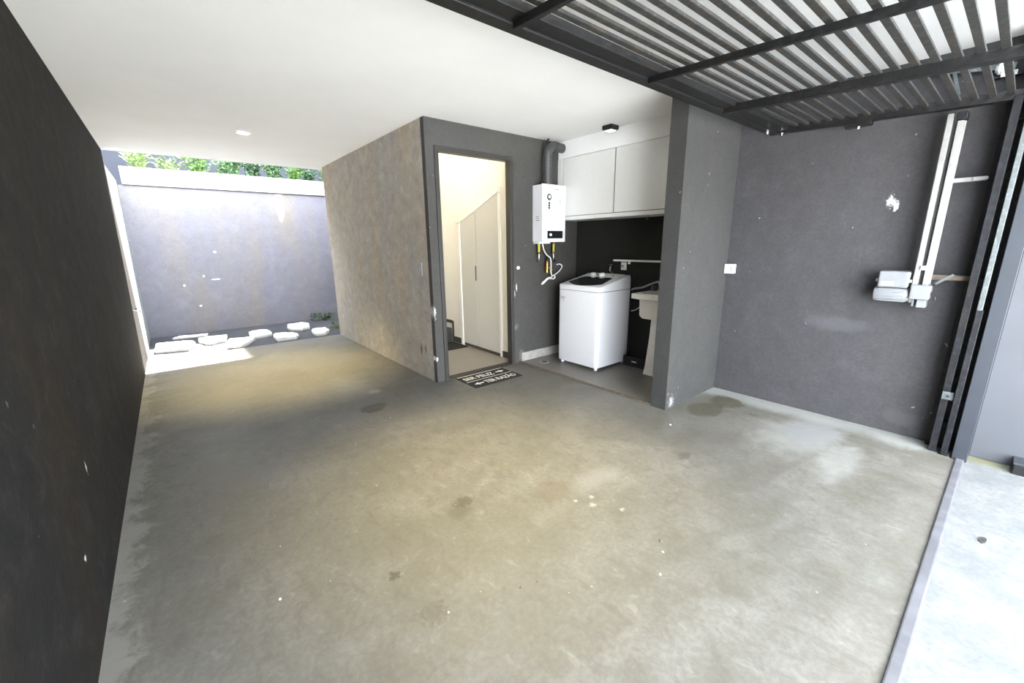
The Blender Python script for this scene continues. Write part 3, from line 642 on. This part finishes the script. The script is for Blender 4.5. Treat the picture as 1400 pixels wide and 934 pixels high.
# hall light
t = thing('ceiling_light', 'round white ceiling light inside the hall', 'lamp', (2.40, 4.5, HZ))
part('diffuser', MB().tube([(2.40, 4.5, HZ), (2.40, 4.5, HZ - .04), (2.40, 4.5, HZ - .06)], [.16, .16, .12], 28), 'lamp_warm', t, smooth=True)
l = bpy.data.lights.new('hall_bulb', 'POINT'); l.energy = HALL_W; l.color = (1, .975, .94); l.shadow_soft_size = .12
o = bpy.data.objects.new('hall_bulb', l); COL.objects.link(o); o.parent = t; o.location = (0, 0, -.2)

t = thing('light_switch', 'grey light switch on the side of the block near the doorway', 'switch', (XB, 3.66, 1.09))
part('plate', MB().box(XB - .009, XB, 3.625, 3.70, 1.035, 1.155), 'switch_grey', t, .003)
part('rocker', MB().box(XB - .014, XB - .009, 3.648, 3.678, 1.075, 1.12), 'grey_mark', t, .002)
t = thing('switch_box', 'white surface switch box in the corner of the right wall', 'switch', (XR, 1.585, 1.095))
part('housing', MB().box(XR - .055, XR, 1.545, 1.620, 1.055, 1.135), 'white_plastic', t, .005)
part('button', MB().box(XR - .0575, XR - .055, 1.556, 1.566, 1.07, 1.12), 'grey_mark', t)

# ------------------------------------------------------------------ doormat
mx0, mx1, my0, my1 = 2.060, 2.638, 3.062, 3.425
t = thing('doormat', 'black and brown doormat with pale lettering at the hall doorway', 'doormat', ((mx0 + mx1) / 2, (my0 + my1) / 2, 0))
part('base', MB().box(mx0, mx1, my0, my1, .0003, .008), 'mat_brown', t, .002)
part('band', MB().box(mx0 + .02, mx1 - .02, my0 + .195, my0 + .315, .008, .0095), 'mat_black', t, label='black band behind the upper words')
part('band', MB().box(mx0 + .02, mx1 - .02, my0 + .02, my0 + .155, .008, .0095), 'mat_black', t, label='black band behind the lower words')
part('border_stripe', MB().box(mx0 + .01, mx1 - .01, my0 + .345, my0 + .355, .008, .009).box(mx0 + .01, mx1 - .01, my0 + .170, my0 + .178, .008, .009), 'mat_letter', t)
def words(txt, x, y, size, wid):
    cu = bpy.data.curves.new('t', 'FONT'); cu.body = txt; cu.size = size; cu.extrude = .0006; cu.offset = .0018
    tmp = bpy.data.objects.new('t', cu); COL.objects.link(tmp); bpy.context.view_layer.update()
    me = bpy.data.meshes.new_from_object(tmp.evaluated_get(bpy.context.evaluated_depsgraph_get())); bpy.data.objects.remove(tmp)
    xs = [v_.co.x for v_ in me.vertices]; k = wid / (max(xs) - min(xs)); x_0 = min(xs)
    off = base_of(t)
    for v_ in me.vertices: v_.co = Vector(((v_.co.x - x_0) * k + x, v_.co.y + y, v_.co.z + .0100)) - off
    o = bpy.data.objects.new('lettering', me); COL.objects.link(o); me.materials.clear(); me.materials.append(MATS['mat_letter']); o.parent = t
    return o
words('SER FELIZ', mx0 + .03, my0 + .220, .105, .36)
words('TER RAZÃO', mx0 + .165, my0 + .042, .105, .375)
def arrow(x, y, s_):
    pts = [(0, .012), (.05, .012), (.05, .034), (.105, 0), (.05, -.034), (.05, -.012), (0, -.012)]
    pts = [(x + s_ * a, y + b2, .0096) for a, b2 in pts]
    if s_ < 0: pts = pts[::-1]
    part('arrow', MB().prism(pts, (0, 0, .0012)), 'mat_letter', t)
arrow(mx0 + .425, my0 + .256, 1); arrow(mx0 + .145, my0 + .080, -1)

# ------------------------------------------------------------------ overhead gate
GY1 = 1.365
def gz(y): return 2.095 - (GY1 - y) * .045       # underside height; the raised leaf leans slightly
t = thing('garage_gate', 'raised black slatted metal gate hanging under the ceiling', 'gate', (1.7, .3, gz(.3)))
GY0 = -.90; GX0, GX1 = XL + .06, 3.665
def bar(mb, xa, ya, xb_, yb_, wd, th, dz=0.):
    mb.obox((xa, ya, gz(ya) + th / 2 + dz), (xb_, yb_, gz(yb_) + th / 2 + dz), wd, th)
mb = MB(); bar(mb, GX0, GY1 - .03, GX1, GY1 - .03, .06, .05); bar(mb, GX0, GY1 - .095, GX1 - .05, GY1 - .095, .07, .035, .012)
part('back_rail', mb, 'gate_metal', t, .003)
mb = MB(); bar(mb, GX1 - .03, GY0, GX1 - .03, GY1 - .06, .06, .05)
part('side_rail', mb, 'gate_metal', t, .003, label='side rail along the right wall')
mb = MB(); bar(mb, GX0 + .03, GY0, GX0 + .03, GY1 - .06, .06, .05)
part('side_rail', mb, 'gate_metal', t, .003, label='side rail along the left wall')
mb = MB(); bar(mb, GX0, GY0 + .03, GX1, GY0 + .03, .06, .05)
part('front_rail', mb, 'gate_metal', t, .003)
mb = MB(); bar(mb, 2.765, GY0 + .05, 2.765, GY1 - .06, .05, .045, -.012)
part('cross_bar', mb, 'gate_metal', t, .003)
for xx in (1.95, 1.10, .25):
    mb = MB(); bar(mb, xx, GY0 + .05, xx, GY1 - .06, .024, .030, -.014)
    part('cross_bar', mb, 'gate_metal', t, .003)
mb = MB(); y = GY1 - .178
while y > GY0 + .08:
    mb.obox((GX0 + .05, y, gz(y) + .035), (GX1 - .05, y, gz(y) + .035), .027, .013); y -= .0667
part('slat_panel', mb, 'gate_slats', t, .002)
mb = MB().box(GX1 - .06, GX1 - .01, .76, .90, gz(.83) - .028, gz(.83))
br = part('bracket', mb, 'gate_metal', t, .003)
for bx, by in ((GX1 - .035, .83), (GX1 - .02, GY1 - .08), (GX1 - .15, GY1 - .03)):
    zz = gz(by) - (.028 if by < 1 else .001)
    part('bolt', MB().tube([(bx, by, zz), (bx, by, zz - .014)], .011, 6), 'chrome', br)
# lifting arm + fixture above the slats
la = part('lifting_arm', MB().obox((3.715, .52, 2.29), (3.715, .20, 2.235), .02, .03), 'galvanised', t, .002)
part('strut', MB().obox((3.715, .44, 2.275), (3.715, .40, 2.14), .012, .015), 'galvanised', la)
part('base_plate', MB().box(3.726, XR, .17, .30, 2.19, 2.30), 'gate_metal', la, .002)
t = thing('sensor_light', 'small white lamp fitting above the gate slats in the upper right corner', 'lamp', (3.72, .235, 2.235))
part('housing', MB().tube([(3.715, .275, 2.235), (3.715, .262, 2.235), (3.715, .225, 2.235), (3.715, .215, 2.235)], [.016, .030, .030, .016], 16), 'white_plastic', t, smooth=True)
part('bracket', MB().box(3.71, 3.724, .19, .25, 2.19, 2.215), 'white_plastic', t, .002)

# ------------------------------------------------------------------ gate jamb posts
t = thing('gate_jamb', 'dark steel jamb of the gate against the right wall', 'gate post', (3.62, .07, 0))
part('inner_post', MB().box(3.60, 3.66, .140, .175, 0, 2.06), 'post_black', t, .003, label='narrow black tube furthest inside')
part('middle_post', MB().box(3.575, 3.63, .088, .118, 0, .92), 'post_black', t, .003, label='lower black part of the middle tube')
part('cover_strip', MB().box(3.572, 3.632, .093, .117, .92, 2.38), 'galvanised', t, .003, label='bright galvanised upper part of the middle tube')
part('outer_post', MB().box(3.56, 3.70, .002, .068, -.004, 2.39), 'post_blue', t, .003, label='broad blue-grey outer post')
part('back_plate', MB().box(3.70, XR, .01, .20, 0, 2.06), 'post_black', t)
part('latch_plate', MB().box(3.592, 3.600, .120, .172, .355, .405), 'galvanised', t, .002)
part('bolt', MB().tube([(3.592, .146, .38), (3.588, .146, .38)], .006, 8), 'black_plastic', t)
mb = MB()
for k in range(7): mb.box(3.66, 3.70, .10, .165, .15 + .3 * k, .19 + .3 * k)
part('spacer', mb, 'post_black', t)

# ------------------------------------------------------------------ gate opener
t = thing('gate_opener', 'white electric gate opener with motor and tall double rail on the right wall', 'gate opener', (3.68, .42, .90))
part('rail', MB().box(3.635, 3.665, .392, .418, .93, 2.03).box(3.665, 3.672, .385, .425, .93, 2.03), 'rail_white', t, .002, label='inner white rail')
part('rail', MB().box(3.635, 3.665, .345, .372, .93, 1.985).box(3.665, 3.672, .338, .379, .93, 1.985), 'rail_white', t, .002, label='outer white rail')
part('spindle', MB().tube([(3.66, .381, 1.0), (3.66, .381, 2.0)], .006, 8), 'grey_duct', t, smooth=True)
for cz in (1.135, 1.01): part('carriage', MB().box(3.628, 3.672, .368, .396, cz, cz + .03), 'rail_white', t, .002)
part('top_block', MB().box(3.62, 3.70, .335, .375, 1.99, 2.03), 'post_black', t, .003)
gb = part('gearbox', MB().box(3.60, 3.70, .325, .418, .955, 1.045), 'opener_white', t, .008, seg=3)
part('gearbox_foot', MB().box(3.615, 3.70, .335, .378, .905, .955).box(3.63, 3.69, .392, .402, .908, .955), 'opener_white', gb, .003)
pr = [.030, .046, .050, .050, .050, .044, .036]; py = [.600, .592, .575, .50, .445, .432, .418]
mo = part('motor', MB().tube([(3.655, a, .975) for a in py], pr, 28), 'opener_white', t, smooth=True)
mb = MB()
for k in range(5): a = -.9 + k * .42; mb.obox((3.655 - .050 * math.cos(a), .44, .975 + .050 * math.sin(a)), (3.655 - .050 * math.cos(a), .575, .975 + .050 * math.sin(a)), .006, .006)
part('cooling_fin', mb, 'opener_white', mo)
cb = part('control_box', MB().box(3.605, 3.71, .432, .582, 1.022, 1.125), 'opener_white', t, .010, seg=3)
part('label_plate', MB().box(3.6035, 3.605, .50, .562, 1.035, 1.058), 'white_enamel', cb)
for cy_ in (.580, .420): part('clip', MB().box(3.62, 3.66, cy_, cy_ + .014, 1.055, 1.075), 'opener_white', cb, .002)
for z in (.955, 1.09): part('wall_mount', MB().box(3.70, XR, .40, .46, z - .02, z + .02) if z < 1 else MB().box(3.71, XR, .45, .56, z - .02, z + .02), 'gate_metal', t)
part('bracket', MB().box(3.672, 3.690, .205, .345, 1.648, 1.672).box(3.664, 3.672, .20, .26, 1.652, 1.668), 'rail_white', t, .002, label='upper white side bracket')
part('bracket', MB().box(3.672, 3.690, .176, .345, 1.078, 1.108), 'rust_wood', t, .002, label='lower rusty side bracket')
part('release_lever', MB().obox((3.64, .245, 1.115), (3.64, .315, 1.055), .010, .014), 'galvanised', t, .002)
part('release_cable', MB().tube(smooth_path([(3.645, .31, 1.06), (3.65, .33, 1.03), (3.645, .322, .99), (3.64, .315, .965), (3.64, .30, .955), (3.64, .305, .975), (3.64, .318, .968)]), .003, 6), 'cord_black', t, smooth=True)

# ------------------------------------------------------------------ outside box
t = thing('meter_box', 'black box on the ground outside the gate against the light wall', 'box', (3.64, -.27, -.004))
part('shell', MB().box(3.585, 3.698, -.42, -.175, -.004, .055), 'black_plastic', t, .004)
part('cover', MB().box(3.580, 3.698, -.425, -.170, .055, .068), 'post_blue', t, .003)

lf = MB().loft([[Vector((2.65 + a * .8, -.108 + b2, -.0035 + c_)) for a, b2, c_ in ((-.04, .004, .0), (-.015, .014, .004), (.02, .012, .006), (.045, -.004, .001), (.02, -.010, .004), (-.015, -.008, .003))],
                [Vector((2.65 + a * .8, -.108 + b2, -.0025 + c_)) for a, b2, c_ in ((-.04, .004, .0), (-.015, .014, .004), (.02, .012, .006), (.045, -.004, .001), (.02, -.010, .004), (-.015, -.008, .003))]])
tag(part('dry_leaf', lf, 'frame_dark', None), 'small dark dry leaf lying on the bright concrete outside the gate', 'leaf')
# ------------------------------------------------------------------ loose crumbs on the floor
for x, y, s_, mt, lab in ((1.537, .826, .008, 'rust_wood', 'tiny orange-brown crumb of plaster on the floor near the gate side'),
                          (.131, 1.596, .006, 'closet_trim', 'tiny pale crumb on the floor near the left wall'),
                          (1.36, .72, .005, 'closet_trim', 'tiny white crumb on the floor nearest the gate threshold'),
                          (2.70, 1.45, .007, 'closet_trim', 'tiny white crumb on the floor before the short grey wall')):
    rng = random.Random(int(x * 100)); pts = []
    rings = [[Vector((x + s_ * k * math.cos(a * PI / 3) * rng.uniform(.7, 1.2), y + s_ * k * math.sin(a * PI / 3) * rng.uniform(.7, 1.2), z)) for a in range(6)] for k, z in ((.9, .0005), (1, s_ * .5), (.5, s_))]
    o = part('plaster_crumb', MB().loft(rings), mt)
    for v_ in o.data.vertices: v_.co -= Vector((x, y, 0))
    o.location = (x, y, 0); tag(o, lab, 'crumb', 'crumbs on the garage floor')
